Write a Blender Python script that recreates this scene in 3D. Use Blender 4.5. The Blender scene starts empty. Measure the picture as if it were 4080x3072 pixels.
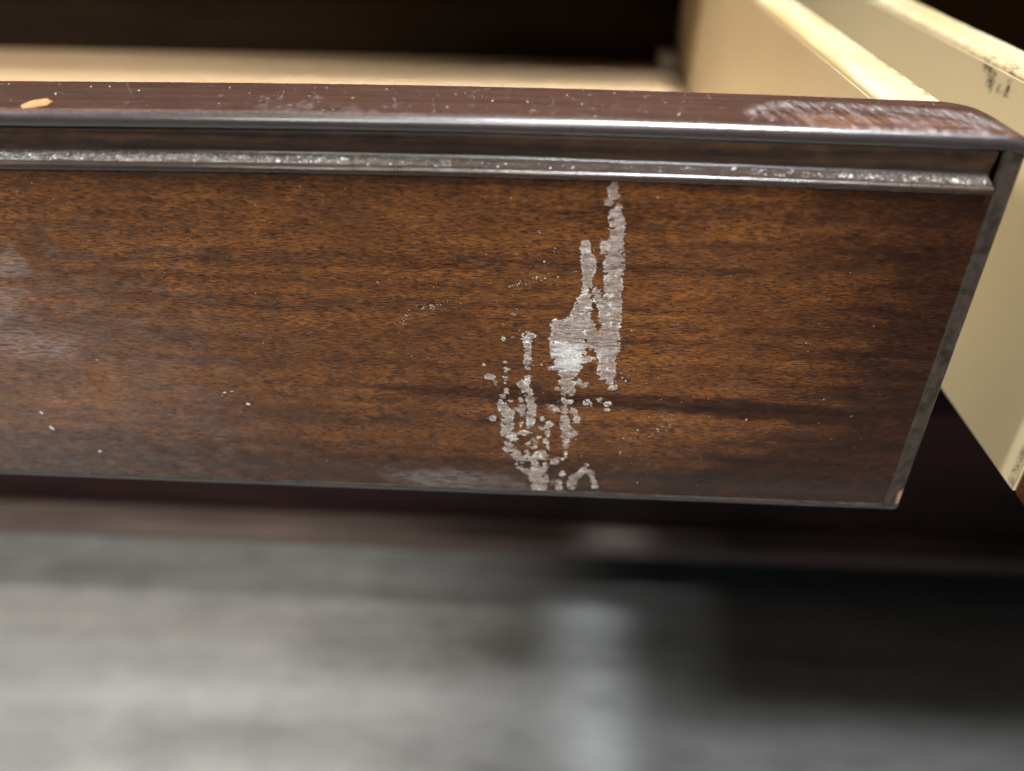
import bpy, math, random
import numpy as np
from mathutils import Matrix, Vector
rng = np.random.default_rng(7)
random.seed(7)
SC = bpy.context.scene
COL = SC.collection

# ------------------------------------------------------------------ camera
cam_d = bpy.data.cameras.new('camera')
cam = bpy.data.objects.new('camera', cam_d); COL.objects.link(cam)
R_ = (0.99880221, 0.04780711, 0.01042262); U_ = (-0.03526669, 0.55571602, 0.83062384); F_ = (-0.03391771, 0.8299965, -0.55673638)
L_ = (-0.07951007, -0.13761266, 0.12256351)
cam.matrix_world = Matrix(((R_[0], U_[0], -F_[0], L_[0]), (R_[1], U_[1], -F_[1], L_[1]), (R_[2], U_[2], -F_[2], L_[2]), (0, 0, 0, 1)))
cam_d.sensor_width = 36.0; cam_d.lens = 3260.1655 / 4080 * 36
cam_d.clip_start = 0.005; cam_d.clip_end = 60
cam_d.dof.use_dof = True; cam_d.dof.focus_distance = 0.159; cam_d.dof.aperture_fstop = 28.77 / 4.0
cam_d.dof.aperture_blades = 0
SC.camera = cam

# ------------------------------------------------------------------ world and lamps
w = bpy.data.worlds.new('World'); SC.world = w; w.use_nodes = True
w.node_tree.nodes['Background'].inputs[0].default_value = (0.80, 0.90, 1.0, 1)
w.node_tree.nodes['Background'].inputs[1].default_value = 0.06
def lamp(name, loc, target, power, sx, sy, col, spread=180):
    d = bpy.data.lights.new(name, 'AREA'); d.shape = 'RECTANGLE'; d.size = sx; d.size_y = sy
    d.energy = power; d.color = col; d.spread = math.radians(spread)
    o = bpy.data.objects.new(name, d); COL.objects.link(o); o.location = loc
    o.rotation_euler = (Vector(target) - Vector(loc)).to_track_quat('-Z', 'Y').to_euler()
    return o
def spot(name, loc, target, power, angle, blend, radius, col):
    d = bpy.data.lights.new(name, 'SPOT'); d.energy = power; d.color = col
    d.spot_size = math.radians(angle); d.spot_blend = blend; d.shadow_soft_size = radius
    o = bpy.data.objects.new(name, d); COL.objects.link(o); o.location = loc
    o.rotation_euler = (Vector(target) - Vector(loc)).to_track_quat('-Z', 'Y').to_euler()
    return o
lamp('ceiling_lamp_gap', (0.35, -0.62, 2.35), (0, .1, 0), 2.9, .34, .5, (.90, .95, 1.0), 24)
lamp('ceiling_panel', (0.22, -1.38, 2.35), (-.02, .05, 0), 1.9, .95, .20, (.92, .96, 1.0), 30)
spot('added_front_spot', (-.25, -2.9, 2.0), (-.80, 0, -.1), 700, 22, .22, .12, (1.0, .95, .90))  # added unseen spot; its cone edge stands in for a shadow boundary
spot('added_side_spot', (-.95, -2.3, 1.32), (.0, 0, .056), 310, 5.0, .85, .05, (1.0, .93, .82))  # unseen fill spot, added to brighten the neighbour's cream side and the face
lamp('ceiling_lamp_left', (-2.2, -.25, 1.7), (-.1, .1, 0), 40, .16, .4, (1.0, .95, .86))
SC.view_settings.view_transform = 'Standard'; SC.view_settings.look = 'None'
SC.view_settings.exposure = 0.0; SC.view_settings.gamma = 1.0
SC.cycles.max_bounces = 8; SC.cycles.use_denoising = True

# ------------------------------------------------------------------ helpers
def noise(x, y, seed=0):
    """value noise, vectorised"""
    xi = np.floor(x).astype(np.int64); yi = np.floor(y).astype(np.int64)
    fx = x - xi; fy = y - yi; fx = fx*fx*(3-2*fx); fy = fy*fy*(3-2*fy)
    def h(a, b):
        n = (a*374761393 + b*668265263 + seed*1274126177) & 0xffffffff
        n = ((n ^ (n >> 13))*1274126177) & 0xffffffff
        n = n ^ (n >> 16)
        return (n & 0xffff)/65535.0
    return (h(xi, yi)*(1-fx)+h(xi+1, yi)*fx)*(1-fy)+(h(xi, yi+1)*(1-fx)+h(xi+1, yi+1)*fx)*fy
def fbm(x, y, seed=0, o=3):
    s = 0; a = 1.0; t = 0
    for k in range(o):
        s = s+a*noise(x*2**k, y*2**k, seed+k*17); t += a; a *= .55
    return s/t
def sstep(a, b, x):
    t = np.clip((x-a)/(b-a), 0, 1); return t*t*(3-2*t)
def capsules(px, py, strokes):
    """signed distance (negative inside) to polylines with a radius per vertex"""
    d = np.full(px.shape, 1e3)
    for st in strokes:
        if len(st) == 1: st = [st[0], (st[0][0]+.001, st[0][1], st[0][2])]
        for (ax, ay, ar), (bx, by, br) in zip(st[:-1], st[1:]):
            m = max(ar, br)+1.5
            sel = (px > min(ax, bx)-m) & (px < max(ax, bx)+m) & (py > min(ay, by)-m) & (py < max(ay, by)+m)
            if not sel.any(): continue
            X = px[sel]; Y = py[sel]
            vx, vy = bx-ax, by-ay; L = vx*vx+vy*vy+1e-9
            t = np.clip(((X-ax)*vx+(Y-ay)*vy)/L, 0, 1)
            dd = np.hypot(X-ax-t*vx, Y-ay-t*vy)-(ar+(br-ar)*t)
            d[sel] = np.minimum(d[sel], dd)
    return d
def mesh_obj(name, verts, faces, mat, parent=None, smooth=False, attrs=None):
    me = bpy.data.meshes.new(name)
    verts = np.asarray(verts, np.float32)
    if isinstance(faces, np.ndarray):
        n, k = faces.shape
        me.vertices.add(len(verts)); me.vertices.foreach_set('co', verts.ravel())
        me.loops.add(n*k); me.loops.foreach_set('vertex_index', faces.ravel().astype(np.int32))
        me.polygons.add(n); me.polygons.foreach_set('loop_start', (np.arange(n)*k).astype(np.int32))
        me.update(calc_edges=True)
    else:
        me.from_pydata([tuple(map(float, v)) for v in verts], [], faces)
    if smooth: me.polygons.foreach_set('use_smooth', [True]*len(me.polygons))
    for k, v in (attrs or {}).items():
        a = me.attributes.new(k, 'FLOAT', 'POINT'); a.data.foreach_set('value', np.asarray(v, np.float32).ravel())
    me.materials.append(mat); me.validate(); me.update()
    o = bpy.data.objects.new(name, me); COL.objects.link(o)
    if parent: o.parent = parent
    return o
def grid_faces(nu, nv, flip=False):
    i = np.arange(nu-1)[:, None]*nv+np.arange(nv-1)[None, :]
    f = np.stack([i, i+nv, i+nv+1, i+1], -1).reshape(-1, 4)
    return f[:, ::-1].copy() if flip else f
def box(name, a, b, mat, parent=None, bevel=0.0, seg=3):
    import bmesh
    bm = bmesh.new(); bmesh.ops.create_cube(bm, size=1)
    for v in bm.verts: v.co = Vector([(a[i]+b[i])/2+v.co[i]*(b[i]-a[i]) for i in range(3)])
    if bevel: bmesh.ops.bevel(bm, geom=bm.edges[:], offset=bevel, segments=seg, profile=.5, affect='EDGES')
    me = bpy.data.meshes.new(name); bm.to_mesh(me); bm.free(); me.materials.append(mat)
    if bevel:
        me.polygons.foreach_set('use_smooth', [True]*len(me.polygons))
    o = bpy.data.objects.new(name, me); COL.objects.link(o)
    if bevel:
        m = o.modifiers.new('wn', 'WEIGHTED_NORMAL'); m.keep_sharp = True
    if parent: o.parent = parent
    return o
def empty(name, loc, label, cat, group=None):
    o = bpy.data.objects.new(name, None); COL.objects.link(o); o.location = loc
    o.empty_display_size = .02
    o['label'] = label; o['category'] = cat
    if group: o['group'] = group
    return o

# ------------------------------------------------------------------ materials
class NT:
    def __init__(s, name):
        s.m = bpy.data.materials.new(name); s.m.use_nodes = True
        s.t = s.m.node_tree; s.b = s.t.nodes['Principled BSDF']
        s.co = s.n('ShaderNodeTexCoord').outputs['Object']
    def n(s, ty, **kw):
        nd = s.t.nodes.new(ty)
        for k, v in kw.items(): setattr(nd, k, v)
        return nd
    def set(s, sock, v):
        if hasattr(v, 'is_output'): s.t.links.new(v, sock)
        else: sock.default_value = v
    def noise(s, scale, detail=3, rough=.55, dist=0, rot=(0, 0, 0), loc=(0, 0, 0), vec=None):
        mp = s.n('ShaderNodeMapping'); s.set(mp.inputs[0], vec or s.co)
        mp.inputs['Scale'].default_value = scale; mp.inputs['Rotation'].default_value = rot; mp.inputs['Location'].default_value = loc
        nz = s.n('ShaderNodeTexNoise'); s.set(nz.inputs['Vector'], mp.outputs[0])
        nz.inputs['Scale'].default_value = 1; nz.inputs['Detail'].default_value = detail
        nz.inputs['Roughness'].default_value = rough; nz.inputs['Distortion'].default_value = dist
        return nz.outputs['Fac']
    def ramp(s, fac, *stops):
        r = s.n('ShaderNodeValToRGB'); s.set(r.inputs[0], fac)
        e = r.color_ramp.elements
        while len(e) < len(stops): e.new(.5)
        for i, (p, c) in enumerate(stops):
            e[i].position = p; e[i].color = (c, c, c, 1) if isinstance(c, (int, float)) else (*c, 1)
        return r.outputs[0]
    def mix(s, fac, a, b, mode='MIX'):
        x = s.n('ShaderNodeMix', data_type='RGBA', blend_type=mode)
        s.set(x.inputs[0], fac)
        for i, v in ((6, a), (7, b)):
            s.set(x.inputs[i], v if hasattr(v, 'is_output') else ((v, v, v, 1) if isinstance(v, (int, float)) else (*v, 1)))
        return x.outputs[2]
    def math(s, op, a, b=0.0, c=None, clamp=False):
        x = s.n('ShaderNodeMath', operation=op, use_clamp=clamp)
        s.set(x.inputs[0], a); s.set(x.inputs[1], b)
        if c is not None: s.set(x.inputs[2], c)
        return x.outputs[0]
    def attr(s, name):
        return s.n('ShaderNodeAttribute', attribute_name=name).outputs['Fac']
    def bump(s, h, dist, strength=1.0, prev=None):
        x = s.n('ShaderNodeBump'); s.set(x.inputs['Height'], h); x.inputs['Distance'].default_value = dist
        x.inputs['Strength'].default_value = strength
        if prev is not None: s.set(x.inputs['Normal'], prev)
        return x.outputs[0]
    def out(s, color=None, rough=None, normal=None, spec=None, coat=None, coat_rough=None):
        for k, v in (('Base Color', color), ('Roughness', rough), ('Normal', normal), ('Specular IOR Level', spec), ('Coat Weight', coat), ('Coat Roughness', coat_rough)):
            if v is None: continue
            if k == 'Base Color' and not hasattr(v, 'is_output'): v = (*v, 1)
            s.set(s.b.inputs[k], v)
        return s.m

def grain_colour(n, light, mid, dark):
    """stained veneer: short dark pores along x over a mottled warm ground"""
    warp = n.noise((60, 60, 60), 2)
    big = n.noise((38, 60, 75), 3, .6, .6)
    mott = n.noise((140, 300, 470), 4, .62, .8)
    streak = n.noise((330, 1200, 3300), 3, .6, .4, rot=(0, .03, 0))
    pores = n.noise((640, 2000, 5600), 3, .62, .3, rot=(0, .05, 0), loc=(3, 7, 1))
    long_ = n.noise((11, 280, 360), 3, .55, .5, loc=(9, 1, 4))
    f = n.math('ADD', n.math('MULTIPLY', streak, .44), n.math('MULTIPLY', mott, .28))
    f = n.math('ADD', f, n.math('MULTIPLY', long_, .30))
    col = n.ramp(f, (.36, dark), (.47, mid), (.62, light))
    p = n.ramp(pores, (.42, 0.0), (.53, 1.0))
    col = n.mix(n.math('MULTIPLY', n.math('SUBTRACT', 1.0, p), .80), col, tuple(c*.55 for c in dark))
    bl = n.ramp(n.noise((110, 160, 260), 4, .66, .9, loc=(1, 2, 8)), (.54, 0.0), (.72, 1.0))
    col = n.mix(n.math('MULTIPLY', bl, .55), col, tuple(c*.7 for c in dark))
    col = n.mix(n.ramp(big, (.33, .0), (.70, .5)), col, tuple(.55*a+.45*b for a, b in zip(dark, mid)))
    return col, streak, pores

V_L, V_M, V_D = (.240, .088, .0195), (.094, .0350, .0120), (.013, .0064, .005)
def veneer(name, rough=.24):
    n = NT(name)
    c, streak, pores = grain_colour(n, V_L, V_M, V_D)
    st = n.attr('stain_shade')
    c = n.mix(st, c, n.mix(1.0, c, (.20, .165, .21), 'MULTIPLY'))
    c = n.mix(n.math('MULTIPLY', n.attr('amber'), n.ramp(pores, (.40, .05), (.58, .5))), c, (.19, .085, .026))
    hz = n.attr('wear_sheen')
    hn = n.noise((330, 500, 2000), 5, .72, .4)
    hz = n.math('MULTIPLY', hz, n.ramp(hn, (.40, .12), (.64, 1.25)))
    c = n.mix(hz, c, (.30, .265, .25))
    bp = n.bump(pores, .00006, .5)
    bp = n.bump(streak, .00010, .35, bp)
    r = n.math('ADD', n.math('MULTIPLY', n.noise((200, 200, 300), 4), .16), rough-.06)
    r = n.math('ADD', r, n.math('MULTIPLY', hz, .2))
    return n.out(c, r, bp, spec=.5, coat=.4, coat_rough=.20)
M_FACE = veneer('stained_veneer')
def rail_mat():
    n = NT('stained_rail')
    long_ = n.noise((14, 700, 500), 3, .6, .3)
    fine = n.noise((120, 2600, 2600), 3, .6)
    f = n.math('ADD', n.math('MULTIPLY', long_, .5), n.math('MULTIPLY', fine, .5))
    c = n.ramp(f, (.34, (.036, .0175, .012)), (.50, (.070, .033, .0215)), (.68, (.108, .050, .032)))
    scn = n.noise((1500, 420, 900), 4, .72, .2, rot=(0, 0, .25))
    sc = n.math('MULTIPLY', n.attr('scuff'), n.ramp(scn, (.38, .15), (.62, 1.0))); wr = n.attr('wear'); du = n.attr('dusty')
    c = n.mix(n.math('MULTIPLY', wr, n.ramp(fine, (.3, .3), (.6, .9))), c, (.16, .070, .033))
    c = n.mix(sc, c, (.40, .35, .34))
    dn = n.noise((1900, 1900, 1900), 3, .7)
    du = n.math('MULTIPLY', du, n.ramp(dn, (.42, .10), (.62, .95)))
    c = n.mix(du, c, (.36, .35, .33))
    c = n.mix(n.math('MULTIPLY', n.attr('nose'), .8), c, (.014, .013, .015))
    r = n.math('ADD', n.math('MULTIPLY', n.noise((350, 350, 350), 4), .22), .19)
    r = n.math('ADD', r, n.math('MULTIPLY', n.math('ADD', sc, du), .30))
    b = n.bump(n.noise((900, 900, 900), 3, .6), .00008, .35)
    b = n.bump(fine, .00004, .4, b)
    return n.out(c, r, b, spec=n.math('ADD', .5, n.math('MULTIPLY', n.attr('nose'), .35)), coat=n.math('ADD', .35, n.math('MULTIPLY', n.attr('nose'), .65)), coat_rough=.25)
M_RAIL = rail_mat()
def cove_mat():
    n = NT('stained_moulding')
    long_ = n.noise((22, 900, 900), 4, .62, .6)
    bl = n.noise((260, 520, 700), 4, .65, .5)
    c = n.ramp(n.math('ADD', n.math('MULTIPLY', long_, .55), n.math('MULTIPLY', bl, .45)), (.37, (.008, .005, .004)), (.50, (.036, .017, .010)), (.66, (.085, .040, .018)))
    du = n.attr('dusty')
    dn = n.noise((1500, 1500, 1500), 3, .72)
    dd = n.math('MULTIPLY', du, n.ramp(dn, (.44, .08), (.60, .95)))
    c = n.mix(dd, c, (.22, .205, .18))
    gl = n.attr('gloss')
    c = n.mix(n.math('MULTIPLY', gl, .6), c, (.024, .017, .013))
    c = n.mix(dd, c, (.21, .195, .17))
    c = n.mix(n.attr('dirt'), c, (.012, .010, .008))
    r = n.math('SUBTRACT', n.math('ADD', n.math('MULTIPLY', n.noise((350, 350, 350), 4), .2), .46), n.math('MULTIPLY', gl, .26))
    r = n.math('ADD', r, n.math('MULTIPLY', dd, .35))
    b = n.bump(dn, .00012, .35)
    return n.out(c, r, b, spec=.45, coat=n.math('MULTIPLY', gl, .5), coat_rough=.18)
M_COVE = cove_mat()
def band_mat():
    n = NT('dark_edge_lacquer')
    a = n.noise((300, 300, 300), 4, .65)
    c = n.ramp(a, (.35, (.012, .009, .007)), (.62, (.034, .027, .021)))
    rb = n.attr('rub')
    c = n.mix(rb, c, (.30, .15, .095))
    b = n.bump(n.noise((1400, 1400, 900), 4, .7), .00022, .4)
    return n.out(c, n.math('ADD', n.math('MULTIPLY', a, .25), .30), b, spec=.38)
M_BAND = band_mat()
def scrape_mat():
    n = NT('scraped_lacquer')
    wood, streak, pores = grain_colour(n, V_L, V_M, V_D)
    g = n.noise((420, 900, 3000), 4, .68, .4)
    s = n.noise((1900, 1900, 2600), 3, .7)
    inner = n.ramp(g, (.32, (.10, .072, .058)), (.47, (.27, .215, .185)), (.66, (.44, .385, .345)))
    inner = n.mix(n.math('MULTIPLY', n.math('SUBTRACT', 1.0, n.ramp(pores, (.40, 0.0), (.56, 1.0))), .55), inner, (.09, .058, .045))
    rim = n.ramp(s, (.30, (.40, .41, .37)), (.60, (.80, .82, .76)))
    e = n.attr('rim'); br = n.attr('bright'); cv = n.attr('cover')
    c = n.mix(n.math('MULTIPLY', e, n.ramp(g, (.30, .45), (.55, 1.0))), inner, rim)
    c = n.mix(n.math('MULTIPLY', br, n.ramp(s, (.33, .25), (.55, 1.0))), c, (.70, .72, .71))
    fray = n.noise((1000, 1000, 4200), 3, .65)
    cc = n.math('SUBTRACT', n.math('MULTIPLY', cv, 1.75), n.math('MULTIPLY', fray, .95))
    cc = n.ramp(cc, (.02, 0.0), (.55, .95))
    c = n.mix(1.0, c, n.ramp(n.noise((2600, 2600, 4200), 3, .75), (.30, .45), (.62, 1.12)), 'MULTIPLY')
    thin = n.ramp(n.noise((240, 500, 900), 4, .68, .3, loc=(5, 3, 2)), (.36, .45), (.54, 1.0))
    cc = n.math('MULTIPLY', cc, n.math('MAXIMUM', thin, n.math('MAXIMUM', e, br)))
    c = n.mix(cc, wood, c)
    b = n.bump(g, .00014, .5); b = n.bump(s, .00008, .5, b)
    return n.out(c, n.math('ADD', .30, n.math('MULTIPLY', cc, n.math('SUBTRACT', .22, n.math('MULTIPLY', br, .16)))), b, spec=.5)
M_SCRAPE = scrape_mat()
def simple(name, stops, scale, rough, det=4, bump_d=0, spec=.4, dist=.3):
    n = NT(name); f = n.noise(scale, det, .6, dist)
    c = n.ramp(f, *stops)
    b = n.bump(f, bump_d, .5) if bump_d else None
    return n.out(c, rough, b, spec=spec)
M_CHIP = simple('bare_chipped_wood', [(.35, (.38, .175, .065)), (.65, (.56, .31, .135))], (2600, 260, 900), .6, bump_d=.0002)
M_DUST = simple('pale_dust', [(.3, (.26, .255, .25)), (.7, (.44, .43, .42))], (900, 900, 900), .7)
M_BLOCK = simple('glue_block', [(.3, (.30, .28, .25)), (.7, (.42, .40, .37))], (60, 60, 60), .7)
M_FLOORWOOD = simple('pale_plywood', [(.32, (.44, .285, .15)), (.68, (.60, .42, .245))], (6, 160, 160), .55)
M_TOPWOOD = None
def bare_edge(name, dirt):
    n = NT(name)
    f = n.noise((500, 22, 500), 4, .6, .3)
    c = n.ramp(f, (.32, (.42, .305, .14)), (.66, (.51, .395, .21)))
    pale = n.ramp(n.noise((120, 14, 120), 3, .6), (.42, 0.0), (.68, .6))
    c = n.mix(pale, c, (.56, .49, .36))
    g = n.math('MULTIPLY', n.attr('grime'), n.ramp(n.noise((900, 260, 900), 4, .7, loc=(4, 2, 1)), (.47, 0.0), (.60, 1.0)))
    c = n.mix(g, c, (.16, .12, .09))
    return n.out(c, .55, n.bump(f, .0001, .4), spec=.35)
M_EDGE = bare_edge('bare_side_edge', 1)
def cream(name, a, b):
    n = NT(name)
    f = n.noise((9, 9, 14), 3, .5)
    c = n.ramp(f, (.3, a), (.7, b))
    g = n.math('MULTIPLY', n.attr('grime'), n.ramp(n.noise((900, 700, 700), 4, .7), (.40, .2), (.58, 1.0)))
    c = n.mix(g, c, (.020, .017, .014))
    return n.out(c, .42, n.bump(n.noise((260, 260, 260), 3), .00004, .3), spec=.4)
M_CREAM = cream('cream_drawer_side', (.52, .41, .245), (.59, .475, .295))
M_CREAM_G = cream('greyed_cream_side', (.62, .52, .33), (.68, .575, .375))
M_CARCASS = simple('dark_carcass_stain', [(.3, (.008, .0032, .0032)), (.7, (.019, .0074, .007))], (12, 80, 80), .5, spec=.12)
M_INSIDE = simple('shaded_inside', [(.3, (.010, .006, .0035)), (.7, (.018, .011, .006))], (12, 80, 80), .9, spec=.05)  # shade inside the carcass is put into the colour of the drawer backs
M_BASE = simple('base_rail_stain', [(.3, (.060, .044, .038)), (.7, (.105, .080, .070))], (14, 120, 120), .6, spec=.15)
def floor_mat():
    n = NT('grey_worn_floor')
    a = n.noise((2.5, 26, 1), 4, .6, .5); b = n.noise((26, 40, 1), 4, .65, .4)
    f = n.math('ADD', n.math('MULTIPLY', a, .6), n.math('MULTIPLY', b, .4))
    c = n.ramp(f, (.34, (.185, .183, .175)), (.50, (.27, .268, .258)), (.66, (.35, .348, .335)))
    return n.out(c, n.math('ADD', n.math('MULTIPLY', b, .2), .36), None, spec=.45)
M_FLOOR = floor_mat()

SCR = "A:-67.91,72.31,0.23 -68.07,71.33,0.7 -68.14,70.18,0.63/-68.14,70.18,0.47 -67,69.8,0.24/-68.51,68.84,0.57/-66.64,68.23,0.4 -67.11,67.21,0.87 -67.19,66.19,1.12 -66.62,65.18,1.2 -66.54,64.15,1.12 -66.75,62.75,1.1 -66.8,61.35,1.38 -66.68,59.93,1.5 -66.58,58.68,1.72 -66.65,57.41,1.78 -66.7,55.95,1.57 -66.66,54.47,1.5 -66.36,52.8,1.59 -66.47,50.91,1.43 -66.32,48.99,1.61 -66.09,46.07,1.54/-68.82,61.11,0.57 -68.75,60.22,0.57/-72.01,61.36,0.65 -72.18,60.11,0.85 -71.79,59.05,0.9 -71.3,57.8,1.32 -71.29,56.35,1.19 -71.4,55.42,0.8 -71.4,53.94,0.84 -71.3,52.44,0.77 -71.3,50.92,0.68 -71.74,49.76,1.36 -72.22,47.81,1.54 -72.26,45.44,2.07/-69.6,52.12,0.67 -69.25,50.81,0.81 -68.4,49.49,0.85 -67.95,47.96,0.85 -67.46,46.02,1.03/-77.1,45.26,0.61 -74.66,44.96,0.87 -73.36,46.59,0.69/-77.37,44.79,0.46 -75.83,44.67,0.76 -74,44.74,1.22 -72.54,45.84,1.36 -71.6,47.94,1.35 -71.54,49.48,1.2/-75.77,43.26,1.91 -74.33,42.07,3.3 -74.25,40.28,3.48 -74.17,38.65,3.42 -73.93,37,2.97 -73.71,35.71,2.35 -73.96,34.39,1.89 -74.23,33.43,0.95/-71.74,37.09,1.25 -69.25,37.28,0.28/-77.61,34.71,0.24 -75.72,34.88,0.63/-70.66,44.86,1.06 -70.09,43.12,1.07 -69.39,41.73,1.23 -69.6,40.28,0.93/-66.66,50.16,1.93 -66.46,47.62,1.72 -66.26,45.03,1.59 -66.55,42.9,1.83 -66.21,40.41,2.08 -66.55,38.77,2.01 -66.74,37.11,1.32 -66.46,35.45,1.72 -66.18,33.77,1.57 -65.6,32.46,0.79/-68.82,42.46,0.61 -68.21,40.33,0.92 -67.78,38.53,0.93/-74.51,32.66,0.79 -74.3,31.52,1.4/-72.68,31.01,0.48/-74.57,30.55,0.64 -74.51,29.19,0.61/-73.12,30.22,0.61 -73.22,29.15,0.72/-75.83,29.81,0.4/-64.67,30.68,0.76/-70.6,31.1,0.67/-71.44,31.74,0.56;B:-82.82,42.1,0.62 -81.43,41.98,0.69/-82.96,41.11,0.54 -82.18,41.05,0.74 -82.23,39.79,0.7 -82.04,38.33,0.7 -82.17,36.85,0.71 -82.06,35.37,0.66 -81.88,34.44,0.44/-82.22,42.75,0.46/-81.68,32.55,0.48 -81.99,31.87,0.72 -82.92,30.58,1.16 -82.75,29.71,1 -81.77,29.07,0.89 -81.66,28.1,0.89 -81.23,26.74,0.81 -81.02,24.95,0.95 -80.98,23.13,0.99 -81.25,20.46,0.93/-83.35,27.24,0.36 -83.33,25.85,0.52 -82.9,24.66,0.82 -82.96,23.65,0.69/-84.46,24.7,0.33 -83.14,24.45,0.41/-87.42,25.67,0.95 -86.59,24.1,1.12 -85.84,23.12,1.35 -85.91,21.69,1.03 -85.9,20.24,1.41/-86.47,32.16,0.4 -86.55,31,0.32/-86.37,29.27,0.4 -86.21,28.3,0.45/-86.93,27.57,0.57/-90,32.2,0.72 -89.04,31.96,0.72/-88.48,30.54,0.45/-85.46,26.65,0.52/-86.17,34.26,0.4 -86.48,33.59,0.32/-86.57,35.56,0.44/-90.78,35.2,0.44/-85.04,46.76,0.49/-86.85,44.25,0.34/-86.99,41.23,0.4/-85.06,41.66,0.34/-86.05,22.21,1.19 -85.87,20.37,1.33 -86.36,19.52,1.25 -86.36,18.06,0.92 -85.01,17.49,0.92 -84.66,16.45,0.67/-86,15.32,0.76 -85.65,14.26,1.19 -84.28,13.03,1.11 -83.4,11.33,0.94 -82.88,10.7,0.51/-82.89,11.58,0.51 -81.01,11.45,0.77 -79.83,12.16,1.02 -78.32,12.89,1.1 -77.95,12.04,0.68/-81.73,13.37,0.59 -81.53,12.08,0.51/-79.8,11.07,0.51 -79.94,9.74,0.94 -79.55,8.2,1.47 -79.51,6.63,1.56 -79.29,5.06,1.65 -78.89,3.25,1.75/-83.89,9.66,0.43 -82.49,8.5,0.6 -81.09,7.45,0.69/-77.71,9.85,0.77 -77.81,7.62,0.69 -77.73,5.37,0.87/-80.46,16.86,0.37 -79.85,16.04,0.37 -79.9,14.97,0.37 -80.74,14.39,0.37/-81.61,15.53,0.51/-79.21,17.34,0.64/-78.1,16.55,0.57/-77.24,20.87,0.74 -77.79,19.91,0.41 -77.5,18.68,0.67 -77.47,17.84,0.42/-79.37,19.94,0.33 -78.2,19.69,0.5/-78.69,22.1,0.53/-77.5,16.36,0.3 -77.34,14.23,0.34/-83.34,18.3,0.5 -81.34,18.5,0.5/-89.03,21.87,0.7/-83.06,21.73,0.3 -83.12,20.29,0.3;C:-74.59,27.32,0.45 -73.42,26.68,0.78 -74.24,26.84,0.65/-74.34,25.45,0.57 -74.2,24.25,0.65/-72.58,24.52,0.73 -72.29,23.73,0.82/-71.57,22.54,0.74 -71.71,21.92,0.66/-74.04,22.43,0.9 -74.31,21.19,0.79/-74.09,22.45,0.9 -74.12,21.32,0.91 -73.72,19.89,0.91 -73.72,18.23,0.97 -73.56,16.55,0.84 -73.49,15.06,0.64/-72.01,18.93,0.75 -72.47,18.08,0.58/-75.86,10.94,0.82 -74.01,11.57,0.31/-73.42,13.56,0.25 -73.46,12.47,0.2/-71.75,4.08,0.96 -71.52,6.36,1 -70.4,7.99,0.82 -68.94,9.4,0.68 -67.93,8.34,0.69 -67.18,6.13,0.48 -66.69,3.88,0.56/-74,7.59,0.6/-74.76,5.06,0.61 -74.51,3.24,0.61/-75.97,4.77,0.52/-68.82,10.29,0.34/-69.7,26.75,0.73/-67.16,27.55,0.48/-65.63,26.43,0.68/-65.52,25.08,0.52/-69.17,26.07,0.49/-77.44,25.41,0.57 -76.27,24.76,0.73 -75.77,24.58,0.49/-77.43,20.63,0.79"
HT = .083            # top of the drawer front
def crown(x, z):     # the top of the front is bowed up by under a millimetre
    return .0009*np.cos(np.clip((x+.088)/.088*math.pi/2, -math.pi, math.pi))*sstep(.045, .074, z)
XL = -.43            # left end of the drawer

# ---- floor
def floor():
    v = [(-8, -8, -.31), (8, -8, -.31), (8, 8, -.31), (-8, 8, -.31)]
    o = mesh_obj('floor', v, [(0, 1, 2, 3)], M_FLOOR); o['kind'] = 'structure'; return o
floor()

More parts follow.
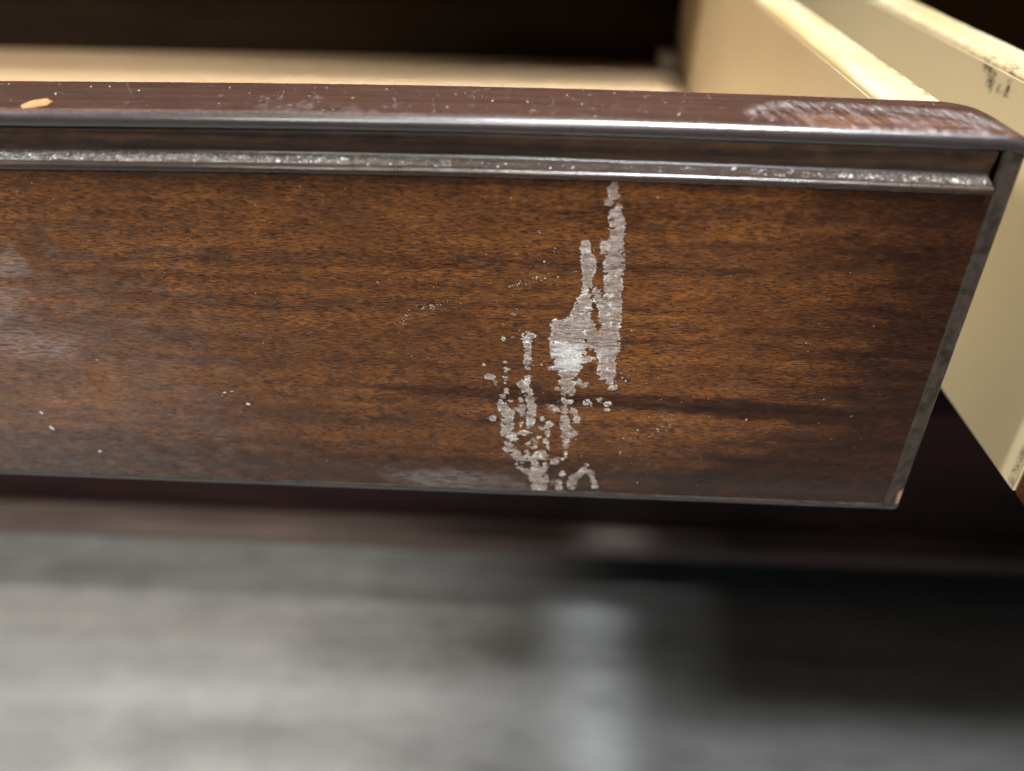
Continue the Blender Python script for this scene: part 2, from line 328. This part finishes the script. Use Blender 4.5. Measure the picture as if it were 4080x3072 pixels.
# ---- the open drawer in front
D1 = empty('drawer', (0, 0, 0), 'open dark brown drawer with pale scrapes running down its moulded front', 'drawer')
def face_y(X, Z):
    return -.00010*(fbm(X*40, Z*90, 3)-.5)+.00035*sstep(.010, .002, Z)
def front_panel():
    xs = np.concatenate([np.arange(XL, -.205, .004), np.arange(-.205, -.00365, .00045), [-.0036]])
    zs = np.linspace(.0020, .0730, 170)
    X, Z = np.meshgrid(xs, zs, indexing='ij')
    Y = face_y(X, Z)
    V = np.stack([X, Y, Z+crown(X, Z)*(Z/.073)**2], -1).reshape(-1, 3)
    px, pz = X*1e3, Z*1e3
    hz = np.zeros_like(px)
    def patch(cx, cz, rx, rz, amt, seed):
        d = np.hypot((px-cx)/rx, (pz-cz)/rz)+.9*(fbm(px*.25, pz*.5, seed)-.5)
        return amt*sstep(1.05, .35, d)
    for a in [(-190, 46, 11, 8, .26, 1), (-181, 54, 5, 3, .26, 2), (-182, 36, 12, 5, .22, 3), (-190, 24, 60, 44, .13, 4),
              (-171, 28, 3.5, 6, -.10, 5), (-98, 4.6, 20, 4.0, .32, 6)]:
        hz += patch(*a)  # worn blotches, plus reflected sheen and glow painted in at left and bottom
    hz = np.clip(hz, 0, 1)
    am = sstep(1.2, .3, np.hypot((px+169.5)/4.2, (pz-28)/5.5)+.9*(fbm(px*.3, pz*.5, 98)-.5))
    # a dark line in the veneer; light falling off right and below is painted in
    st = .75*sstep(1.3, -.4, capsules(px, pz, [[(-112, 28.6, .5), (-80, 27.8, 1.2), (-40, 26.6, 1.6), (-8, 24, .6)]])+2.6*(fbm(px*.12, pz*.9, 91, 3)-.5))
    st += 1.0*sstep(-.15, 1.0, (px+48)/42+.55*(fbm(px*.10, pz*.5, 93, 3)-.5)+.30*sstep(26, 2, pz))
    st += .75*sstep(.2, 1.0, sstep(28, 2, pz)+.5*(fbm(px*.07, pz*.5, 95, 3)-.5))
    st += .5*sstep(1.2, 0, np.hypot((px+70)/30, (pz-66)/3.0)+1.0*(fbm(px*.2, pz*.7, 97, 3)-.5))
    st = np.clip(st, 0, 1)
    n0 = len(V); F = grid_faces(len(xs), len(zs), flip=False)
    # the board behind the veneer
    a, b, c, d, e, f = XL, -.0038, .0034, .0205, .0012, .0764
    bv = np.array([(a, c, e), (b, c, e), (b, d, e), (a, d, e), (a, c, f), (b, c, f), (b, d, f), (a, d, f)])
    bf = np.array([(0, 3, 2, 1), (4, 5, 6, 7), (0, 1, 5, 4), (1, 2, 6, 5), (2, 3, 7, 6), (3, 0, 4, 7)])+n0
    return mesh_obj('front_panel', np.vstack([V, bv]), np.vstack([F, bf]), M_FACE, D1, True, {'wear_sheen': np.concatenate([hz.ravel(), np.zeros(8)]), 'stain_shade': np.concatenate([st.ravel(), np.zeros(8)]), 'amber': np.concatenate([am.ravel(), np.zeros(8)])})
FP = front_panel()

def arc(cx, cz, r, a0, a1, n):
    t = np.radians(np.linspace(a0, a1, n)); return [(cx+r*math.cos(k), cz+r*math.sin(k)) for k in t]
def top_rail():
    T = .0207
    pr = [(T, .0770), (T, .0818)]+arc(T-.0012, .0818, .0012, 0, 90, 6)
    ny = 62
    pr += [(y, .0830) for y in np.linspace(T-.0016, .0021, ny)]
    pr += arc(.0014, .0813, .0017, 84, 215, 22)
    pr += [(.0010, .0800), (.0030, .0799), (T, .0770)]
    pr = np.array(pr)
    xs = np.concatenate([np.arange(XL, -.205, .003), np.arange(-.205, -.055, .0007), np.arange(-.055, -.0004, .00022), [0.0]])
    X = np.repeat(xs[:, None], len(pr), 1); Y = np.repeat(pr[None, :, 0], len(xs), 0).copy(); Z = np.repeat(pr[None, :, 1], len(xs), 0).copy()
    # rounded end: the back corner turns forward and the end rolls down
    t = np.clip((X+.0085)/.0085, 0, 1)
    back = .0207-.0178*(1-np.sqrt(np.clip(1-t**2.0, 0, 1)))
    Y = np.where(Y > .0015, .0015+(Y-.0015)*(np.maximum(back, .0019)-.0015)/(.0207-.0015), Y)
    roll = np.clip((X+.0046)/.0046, 0, 1)
    Z = Z-.0019*(1-np.sqrt(np.clip(1-roll**2, 0, 1)))*sstep(.077, .0828, Z)
    Z = Z+crown(X, Z)+.00006*(fbm(X*300, Y*300, 5)-.5)
    V = np.stack([X, Y, Z], -1).reshape(-1, 3)
    px, py = X*1e3, Y*1e3
    ontop = sstep(.0822, .0829, Z-crown(X, Z))*1.0
    ontop = np.where(px > -6, 1.0, ontop)*(py > .2)
    q = 1.35*(fbm(px*.9, py*1.6, 11)-.5)
    ring = [[(-45, 6, .5), (-44, 9, .9), (-42, 11, 1.2), (-38, 13.2, 1.8), (-35.5, 14.5, 1.2)],
            [(-36, 14, .9), (-31, 14, 1.3), (-24, 13.5, 1.8), (-15, 13, 1.8), (-9, 11, 2.2), (-7, 8, 1.5), (-7, 4, 1.0), (-8.5, 1, .6), (-15, .6, .35), (-22, .7, .3), (-29, .9, .2)],
            [(-7, 11, 1.5), (-5, 8, 1.8), (-4.2, 4, 1.6)]]
    d = capsules(px, py, ring)+1.4*q
    streak = fbm((px*.75+py*.09)*2.6, py*.16, 21, 2)
    sc = .50*sstep(1.3, -1.0, d)*(.35+.9*sstep(.35, .62, streak))
    inside = sstep(1.15, .85, np.hypot((px+25.5)/20, (py-6.5)/7.4)+.12*q)
    scr = []
    for k in range(62):
        x0 = rng.uniform(-44, -7); y0 = rng.uniform(5, 14.5); L = rng.uniform(2.5, 11)
        x1 = x0+L*rng.uniform(.03, .16); r0 = rng.uniform(.05, .17)
        scr.append([(x0, y0, r0), (x1, max(.6, y0-L), r0*.5)])
    sc += sstep(.18, -.06, capsules(px, py, scr)+.25*q)*.42*inside
    sc += .16*inside*sstep(.45, .7, streak)
    # short light marks along the rest of the rail
    sc2 = []
    for k in range(26):
        x0 = rng.choice([rng.normal(-128, 9), rng.normal(-100, 10), rng.uniform(-185, -45)]); y0 = rng.uniform(1, 9); L = rng.uniform(.8, 3.5)
        sc2.append([(x0, y0, rng.uniform(.05, .14)), (x0+L*rng.uniform(.1, .5), y0+L, .05)])
    sc += .30*sstep(.2, -.05, capsules(px, py, sc2)+.25*q)
    sc += .20*sstep(1.1, .3, np.hypot((px+118)/14, (py-3)/3.6)+1.1*q)*sstep(.4, .65, streak)
    sc = np.clip(sc*ontop, 0, .66)
    wr = sstep(1.2, .55, np.hypot((px+31)/8.5, (py-4.2)/4.4)+.5*q)+.6*sstep(1.15, .6, np.hypot((px+17)/8, (py-4.8)/4.2)+.8*q)
    wr += sstep(.25, -.05, capsules(px, py, [[(-4.2, .9, .35), (-1.2, .5, .4)]])+.2*q)
    wr = np.clip(wr, 0, 1)*ontop
    du = np.where(py < 1.3, .16, 0.)*sstep(-40, -80, px)
    nose = sstep(.0829, .0824, Z-crown(X, Z))*(py < 2.2)
    F = grid_faces(len(xs), len(pr), flip=False)
    n = len(pr); last = (len(xs)-1)*n
    return mesh_obj('top_rail', V, F, M_RAIL, D1, True, {'scuff': sc.ravel(), 'wear': wr.ravel(), 'dusty': du.ravel(), 'nose': nose.ravel()})
TR = top_rail()

def moulding():
    pr = [(.0045, .0803), (.0014, .0802), (.0010, .0799), (.0010, .0790), (.0013, .0778), (.0017, .0767), (.0020, .0760)]
    # cove foot, dusty ledge, nose, return to the face
    pr += [(.00195, .07568), (.00172, .07538), (.0014, .07517), (.0010, .0750), (.0005, .07485), (.0000, .0747), (-.0004, .07450)]
    pr += arc(-.0006, .0737, .00082, 80, 255, 18)
    pr += [(-.0004, .0727), (.0006, .0724)]
    pr = np.array(pr)
    xs = np.concatenate([np.arange(XL, -.205, .003), np.arange(-.205, -.0045, .0006), [-.0045]])
    X = np.repeat(xs[:, None], len(pr), 1); Y = np.repeat(pr[None, :, 0], len(xs), 0).copy(); Z = np.repeat(pr[None, :, 1], len(xs), 0).copy()
    Z += crown(X, Z)+.00008*(fbm(X*260, Y*900, 9)-.5); Y += .00010*(fbm(X*200, Z*700, 8)-.5)
    led = ((np.arange(len(pr)) >= 8) & (np.arange(len(pr)) <= 14)).astype(float)
    du = np.repeat(led[None], len(xs), 0)*(.10+.50*sstep(-.085, -.14, X)+.22*sstep(-.04, -.015, X))
    du = np.clip(du*(.6+.8*fbm(X*120, Z*0+3, 4)), 0, 1)
    V = np.stack([X, Y, Z], -1).reshape(-1, 3)
    F = grid_faces(len(xs), len(pr))
    n = len(pr); last = [(len(xs)-1)*n+k for k in range(n)]
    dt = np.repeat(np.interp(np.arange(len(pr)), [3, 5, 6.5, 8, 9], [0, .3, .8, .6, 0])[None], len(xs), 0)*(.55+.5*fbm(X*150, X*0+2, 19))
    gl = np.repeat((np.arange(len(pr)) >= 7).astype(float)[None], len(xs), 0)
    o = mesh_obj('moulding', V, F, M_COVE, D1, True, {'dusty': du.ravel(), 'gloss': gl.ravel(), 'dirt': dt.ravel()})
    # solid end towards the edge band
    ev = V[last]; c = np.array([[-.0045, .006, .0765]])
    ef = np.array([[k, k+1, n] for k in range(n-1)])
    mesh_obj('moulding_end', np.vstack([ev, c]), ef, M_COVE, o, False, {'dusty': np.zeros(n+1)})
    return o
moulding()

def band(name, sect, along, rub=None):
    """strip with a rounded section swept along x or z"""
    ns = len(sect); na = len(along)
    V = []; R = []
    for s in along:
        for u in sect:
            V.append((s, u[0], u[1]) if name == 'bottom_band' else (u[0], u[1], s))
    V = np.array(V); F = grid_faces(na, ns, flip=(name != 'bottom_band'))
    r = rub(V) if rub else np.zeros(len(V))
    if name == 'end_band':       # the lower corner is rubbed round
        t = np.clip(1-V[:, 2]/.0022, 0, 1)
        V[:, 0] -= .0017*(1-np.sqrt(1-t**2))*np.clip((V[:, 0]+.0036)/.0036, 0, 1)
        V[:, 1] += .0014*t**1.6
    V[:, 1] += .00012*(fbm(V[:, 0]*500, V[:, 2]*500, 12)-.5)
    return mesh_obj(name, V, F, M_BAND, D1, True, {'rub': r})
band('bottom_band', [(.0006, .0026), (.0001, .0022), (.0002, .0018), (.0011, .0002), (.0016, 0.0), (.0060, .0002), (.0205, .0012)],
     np.arange(XL, -.0002, .0012))
def rub(V):
    d = np.hypot((V[:, 0]+.0004)/.0006, (V[:, 2]-.0042)/.0026)+.5*(fbm(V[:, 0]*2500, V[:, 2]*900, 5)-.5)
    return sstep(1.1, .7, d)
sv = [(-.0040, .0006)]+[(-.0036, -.00005), (-.0033, -.0002), (-.0024, -.00005), (-.0016, .0001), (-.0008, .0003), (-.0003, .0006), (0.0, .0011), (0.0, .003), (-.0001, .006), (-.0015, .012), (-.004, .0165)]
band('end_band', sv, np.concatenate([np.arange(.0002, .012, .0003), np.arange(.012, .0814, .001), [.0815]]), rub)

# ---- scrapes on the face
def scrapes():
    labels = {'A': 'tall pale scrape forking into two fingers near the middle of the drawer face',
              'B': 'broken trail of pale scraped patches lower left of the tall scrape',
              'C': 'short pale scraped spots under the tall scrape with a loop at the bottom edge'}
    h = .00013
    for part in SCR.split(';'):
        g, body = part.split(':')
        st = [[tuple(map(float, q.split(','))) for q in cp.split(' ')] for cp in body.split('/')]
        al = np.array([q for cp in st for q in cp])
        x0, x1 = al[:, 0].min()-5, al[:, 0].max()+5; z0, z1 = max(2.25, al[:, 1].min()-3), min(72.5, al[:, 1].max()+3)
        px, pz = np.meshgrid(np.arange(x0, x1, h*1e3), np.arange(z0, z1, h*1e3), indexing='ij')
        d = capsules(px, pz, st)
        wob = .55*(fbm(px*1.3, pz*2.4, 31, 3)-.5)+1.15*(fbm(px*.8, pz*4.5, 37, 3)-.5)
        hole = np.maximum(0, fbm(px*1.3, pz*1.9, 41, 3)-.63)*6.0
        soft = 1.0
        if g != 'A': hole = np.maximum(0, fbm(px*1.5, pz*2.0, 43, 3)-.58)*6.0
        m = d+wob*.80+hole*.8-{'A': .12, 'B': -.03, 'C': .04}[g]
        # fine fringe flecks along the grain beside the scrape
        fr = (fbm(px*1.6, pz*7.5, 47, 2) > .78) & (d < .9)
        V = np.stack([px/1e3, np.zeros_like(px), pz/1e3], -1)
        inside = np.maximum(sstep(.15, -.20, m), .55*fr)
        ridge = 1-np.abs(fbm(px*.9, pz*1.5, 53, 3)-.5)*11
        rim = np.clip((1.0*sstep(-.26, -.03, m)+.9*np.clip(ridge, 0, 1)*sstep(.38, .55, fbm(px*.5, pz*.5, 55, 2)))*(.08+1.1*sstep(.36, .66, fbm(px*1.0, pz*1.5, 57, 2))), 0, 1)
        bright = np.zeros_like(px)
        if g == 'A':
            bb = np.maximum(abs(px+74.2)/3.3, abs(pz-37.3)/3.7)+1.5*(fbm(px*.45, pz*2.6, 61)-.5)
            bright = .65*sstep(1.15, .70, bb)
            bright += .5*sstep(1.2, .6, np.hypot((px+67.5)/1.5, (pz-36)/5)+.6*(fbm(px*.8, pz*1.6, 62)-.5))*sstep(.5, .6, fbm(px*1.4, pz*5, 63))
        V[..., 1] = face_y(V[..., 0], V[..., 2])-.000025-inside*(.00002+.00006*fbm(px*2.2, pz*3.2, 71, 3)+.00003*rim)
        V[..., 2] += 0
        V[..., 2] += crown(V[..., 0], V[..., 2])*(V[..., 2]/.073)**2
        keepv = ((m < .18) | fr)
        nu, nv = px.shape
        F = grid_faces(nu, nv)
        kv = keepv.ravel()
        F = F[kv[F].sum(1) >= 3]
        use = np.unique(F); remap = np.full(nu*nv, -1); remap[use] = np.arange(len(use)); F = remap[F]
        o = mesh_obj('scrape', V.reshape(-1, 3)[use], F, M_SCRAPE, FP, True, {'cover': inside.ravel()[use], 'rim': rim.ravel()[use], 'bright': np.clip(bright, 0, 1).ravel()[use]})
        o['label'] = labels[g]
scrapes()

# ---- the chip of bare wood on the top rail
def chip():
    n = 40; V = [(-.1689, .0042, .08322)]; cx, cy = -.1689, .0040
    z = HT+float(crown(np.array([-.169]), np.array([HT]))[0])
    V = [(cx, cy, z+.00007)]
    for k in range(n):
        a = 2*math.pi*k/n
        u = .0029*math.cos(a); v = .0015*math.sin(a)*(1.0+.35*math.cos(a))
        rr = 1+.10*math.sin(3*a+1)+.07*math.sin(7*a)
        V.append((cx+rr*(u*.17-v*1.35), cy+rr*(u*.95+v*.2), z+.00005))
    for k in range(n):
        p = V[1+k]; V.append((cx+(p[0]-cx)*1.05, cy+(p[1]-cy)*1.05, z-.00012))
    F = [(0, 1+k, 1+(k+1) % n) for k in range(n)]+[(1+k, 1+n+k, 1+n+(k+1) % n, 1+(k+1) % n) for k in range(n)]
    o = mesh_obj('chip', V, F, M_CHIP, TR); o['label'] = 'small orange chip of bare wood'
chip()

# ---- drawer box
def side(name, x0, x1, y0, y1, z0, z1, face_mat, parent, grime=None, sub=None):
    """board with a rounded bare top edge as its own sub-part"""
    r = (x1-x0)/2
    b = box(name, (x0, y0, z0), (x1, y1, z1-.0016), face_mat, parent)
    pr = [(x0+.0002, z1-.0019)]+arc(x0+.0016, z1-.0016, .0014, 180, 90, 6)+[(x, z1-.0002) for x in np.linspace(x0+.0024, x1-.0024, 12)]+arc(x1-.0016, z1-.0016, .0014, 90, 0, 6)+[(x1-.0002, z1-.0019)]
    pr = np.array(pr); ys = np.arange(y0, y1+.0005, .0012)
    X = np.repeat(pr[None, :, 0], len(ys), 0); Z = np.repeat(pr[None, :, 1], len(ys), 0); Y = np.repeat(ys[:, None], len(pr), 1)
    Z = Z+.0002*(fbm(X*200, Y*120, 15)-.5)
    gr = grime(X, Y) if grime is not None else np.zeros_like(X)
    mesh_obj('top_edge', np.stack([X, Y, Z], -1).reshape(-1, 3), grid_faces(len(ys), len(pr), True), M_EDGE, b, True, {'grime': gr.ravel()})
    return b
XS = -.01675
g1 = lambda X, Y: .85*sstep(XS+.0085, XS+.0105, X)*sstep(.10, .04, Y)
side('side_panel', XS, XS+.012, .0210, .310, .012, .0822, M_CREAM, D1, g1)
side('side_panel', XL+.005, XL+.017, .0210, .310, .012, .0822, M_CREAM, D1)
box('bottom_panel', (XL+.0172, .0206, .024), (XS-.0002, .3028, .0282), M_FLOORWOOD, D1)
box('back_panel', (XL+.0172, .3030, .012), (XS-.0002, .310, .0800), M_INSIDE, D1, .0006)
box('corner_block', (XS-.010, .286, .0284), (XS-.0004, .3026, .036), M_BLOCK, D1, .0012)

# ---- the second drawer, to the right
D2 = empty('drawer', (.02, 0, 0), 'open drawer at the right edge whose pale left side is smudged black', 'drawer')
D2.location = (0, 0, 0)
XN = .0199
g2 = lambda X, Y: .9*sstep(XN+.004, XN+.0015, X)*sstep(.09, .05, Y)+.35
s2 = side('side_panel', XN, XN+.012, -.0030, .310, .0104, .0824, M_CREAM_G, D2, g2)
def smudge_face():
    ys = np.arange(-.0028, .2998, .0009); zs = np.linspace(.0106, .0806, 80)
    Y, Z = np.meshgrid(ys, zs, indexing='ij')
    py, pz = Y*1e3, Z*1e3
    d = capsules(py, pz, [[(60.5, 80.3, 1.6), (59, 78.6, 1.8), (58, 77.2, 1.3)], [(54.5, 77.6, .7)], [(51.0, 79.4, .8), (50.5, 77.4, .9)], [(63, 80.5, 1.3)], [(53, 76.6, .5)]])
    g = sstep(.6, -.5, d+1.1*(fbm(py*.9, pz*1.3, 77, 3)-.5))
    d3 = capsules(py, pz, [[(-2, 10, .8), (-1.6, 17, .7), (-2.2, 26, .5), (-1.5, 32, .2)]])+1.6*(fbm(py*.7, pz*.5, 79, 3)-.5)
    g = np.maximum(g, .7*sstep(.5, -.3, d3))
    V = np.stack([np.full_like(Y, XN-.0003), Y, Z], -1).reshape(-1, 3)
    mesh_obj('side_liner', V, grid_faces(len(ys), len(zs), True), M_CREAM_G, s2, True, {'grime': g.ravel()})
smudge_face()
def front2():
    xs = [XN-.0012, XN+.36]
    b = box('front_panel', (XN, -.0240, .0098), (XN+.36, -.0032, .0746), M_FACE, D2, .0010)
    box('top_rail', (XN, -.0240, .0748), (XN+.36, -.0032, .0826), M_RAIL, D2, .0016)
    box('moulding', (XN+.004, -.0256, .0730), (XN+.36, -.0242, .0752), M_COVE, D2, .0006)
    return b
front2()
box('bottom_panel', (XN+.0122, .001, .024), (XN+.34, .2928, .0282), M_FLOORWOOD, D2)
box('back_panel', (XN+.0122, .2930, .012), (XN+.34, .300, .0800), M_INSIDE, D2, .0006)

# ---- the dresser behind and below
DR = empty('dresser', (0, .24, -.31), 'dark stained dresser body behind and below the open drawers', 'dresser')
DR.location = (0, 0, 0)
W0, W1 = -.62, .46
box('lower_front', (W0+.02, .236, -.2290), (W1-.02, .262, -.0140), M_CARCASS, DR, .001)
box('base_rail', (W0, .2220, -.2450), (W1, .262, -.2320), M_BASE, DR, .0030)
box('upper_rail', (W0+.02, .236, .0950), (W1-.02, .262, .1300), M_CARCASS, DR, .001)
box('top_panel', (W0-.01, .220, .1302), (W1+.01, .62, .1500), M_CARCASS, DR, .002)
box('middle_stile', (.0010, .2365, -.0138), (.0180, .262, .0948), M_CARCASS, DR)
box('side_wall', (W0, .236, -.2318), (W0+.0198, .62, .1300), M_CARCASS, DR)
box('side_wall', (W1-.0198, .236, -.2318), (W1, .62, .1300), M_CARCASS, DR)
box('back_wall', (W0+.02, .60, -.2318), (W1-.02, .62, .1300), M_CARCASS, DR)
box('base_floor', (W0, .2622, -.2450), (W1, .62, -.2320), M_CARCASS, DR)
for lx in (W0+.01, W1-.05):
    for ly in (.236, .57):
        box('leg', (lx, ly, -.31), (lx+.04, ly+.04, -.2452), M_CARCASS, DR, .002)

# ---- loose dust on the rail, the ledge and the face
def dust():
    V = []; F = []
    def fleck(p, nrm, r, asp=1.0):
        t = np.cross(nrm, (0.3, .2, 1.0)); t /= np.linalg.norm(t); b = np.cross(nrm, t)
        a0 = rng.uniform(0, 6.28); ca, sa = math.cos(a0), math.sin(a0)
        t, b = t*ca+b*sa, b*ca-t*sa
        k0 = len(V); n = 6
        V.append(tuple(p+nrm*r*rng.uniform(.2, .5)))
        for k in range(n):
            a = 2*math.pi*k/n; q = r*rng.uniform(.6, 1.15)
            V.append(tuple(p+t*q*math.cos(a)*asp+b*q*math.sin(a)))
        for k in range(n): F.append((k0, k0+1+k, k0+1+(k+1) % n))
    up = np.array([0, 0, 1.]); fw = np.array([0, -1., 0])
    cr = lambda x: float(crown(np.array([x]), np.array([.083]))[0])
    for k in range(520):      # rail
        x = rng.choice([rng.uniform(-.2, -.01), rng.normal(-.085, .022)]); y = rng.uniform(.001, .019)
        r = min(.00028, .00004+rng.exponential(.000045))
        fleck(np.array([x, y, 
                        .08305+cr(x)]), up, r, rng.uniform(.8, 1.8))
    for k in range(700):     # ledge
        x = rng.choice([rng.uniform(-.2, -.09), rng.uniform(-.2, -.11), rng.uniform(-.2, -.005), rng.uniform(-.045, -.005)]); y = rng.uniform(-.0003, .0012)
        fleck(np.array([x, y-.00002, .0747+y*.4+cr(x)]), np.array([0, -.37, .93]), .00005+rng.exponential(.00005), rng.uniform(.8, 2))
    for k in range(160):      # cove
        x = rng.uniform(-.2, -.006); z = rng.uniform(.0758, .0805)
        fleck(np.array([x, .0031-(z-.076)*.28-.0001, z+cr(x)]), fw, .00005+rng.exponential(.00005))
    for k in range(520):      # face
        x = rng.choice([rng.uniform(-.195, -.01), rng.normal(-.085, .03)]); z = rng.uniform(.004, .071)
        if x > -.006: continue
        fleck(np.array([x, -.00012, z]), fw, .00003+rng.exponential(.000028), rng.uniform(.8, 1.6))
    arcs = [([(-106.8, 43.2), (-106, 45.3), (-103.6, 47.1), (-100, 48.2), (-94.7, 49.2)], 85, .35), ([(-86.3, 52), (-83.3, 53.3), (-79.9, 54.6), (-72.2, 56.3)], 75, .45),
            ([(-107, 43), (-106.5, 40), (-105.5, 38)], 10, .5), ([(-62.2, 17.5), (-57.4, 18.3), (-53.8, 20.3), (-52.2, 22.8), (-54.2, 24.5)], 90, .6), ([(-82, 35), (-76, 37)], 25, 1.2),
            ([(-100, 58), (-84, 60.5), (-72, 59)], 40, 1.5), ([(-64, 38), (-62, 33)], 25, 1.0), ([(-60, 14), (-66, 9)], 22, 2.0), ([(-146, 25.8), (-140.5, 23.2), (-136, 24.5)], 7, .7)]
    for pts, n, sp in arcs:
        pts = np.array(pts)
        for k in range(n):
            u = rng.uniform(0, len(pts)-1.001); i = int(u); p = pts[i]*(1-u+i)+pts[i+1]*(u-i)+rng.normal(0, sp, 2)
            fleck(np.array([p[0]/1e3, -.00013, p[1]/1e3]), fw, .00003+rng.exponential(.000035), rng.uniform(.8, 1.8))
    for x, z, r in [(-140.5, 23.3, .00042), (-145, 26, .0003), (-143.3, 26.4, .00028), (-176, 9, .00045), (-185, 15, .0005), (-186, 19, .0004), (-170, 33, .0002), (-37, 24, .0002)]:
        fleck(np.array([x/1e3, -.00014, z/1e3]), fw, r*.8, 1.9)
    # fibres
    for k in range(46):
        x = rng.uniform(-.195, -.01); L = rng.uniform(.0006, .0022); a = rng.uniform(-1.2, 1.2)
        if k % 2: p = np.array([x, rng.uniform(-.001, .001), .0748+cr(x)])
        else: p = np.array([x, rng.uniform(.002, .016), .08305+cr(x)])
        d = np.array([math.sin(a), -.5*math.cos(a), .45]); d /= np.linalg.norm(d)
        wv = np.cross(d, (0, 1, 0)); wv /= np.linalg.norm(wv); wv = wv*.000022
        k0 = len(V); bend = rng.normal(0, .3, 3)
        for j in range(5):
            s = j/4; c = p+d*L*s+bend*L*s*s
            c[2] = max(c[2], p[2])
            V.append(tuple(c-wv)); V.append(tuple(c+wv)); V.append(tuple(c+np.array([0, -.00003, .00002])))
        for j in range(4):
            a0 = k0+j*3
            for q in range(3):
                F.append((a0+q, a0+(q+1) % 3, a0+3+(q+1) % 3, a0+3+q))
    o = mesh_obj('dust', V, F, M_DUST)
    o['kind'] = 'stuff'; o['label'] = 'pale dust specks and lint scattered over the drawer front'; o['category'] = 'dust'
dust()
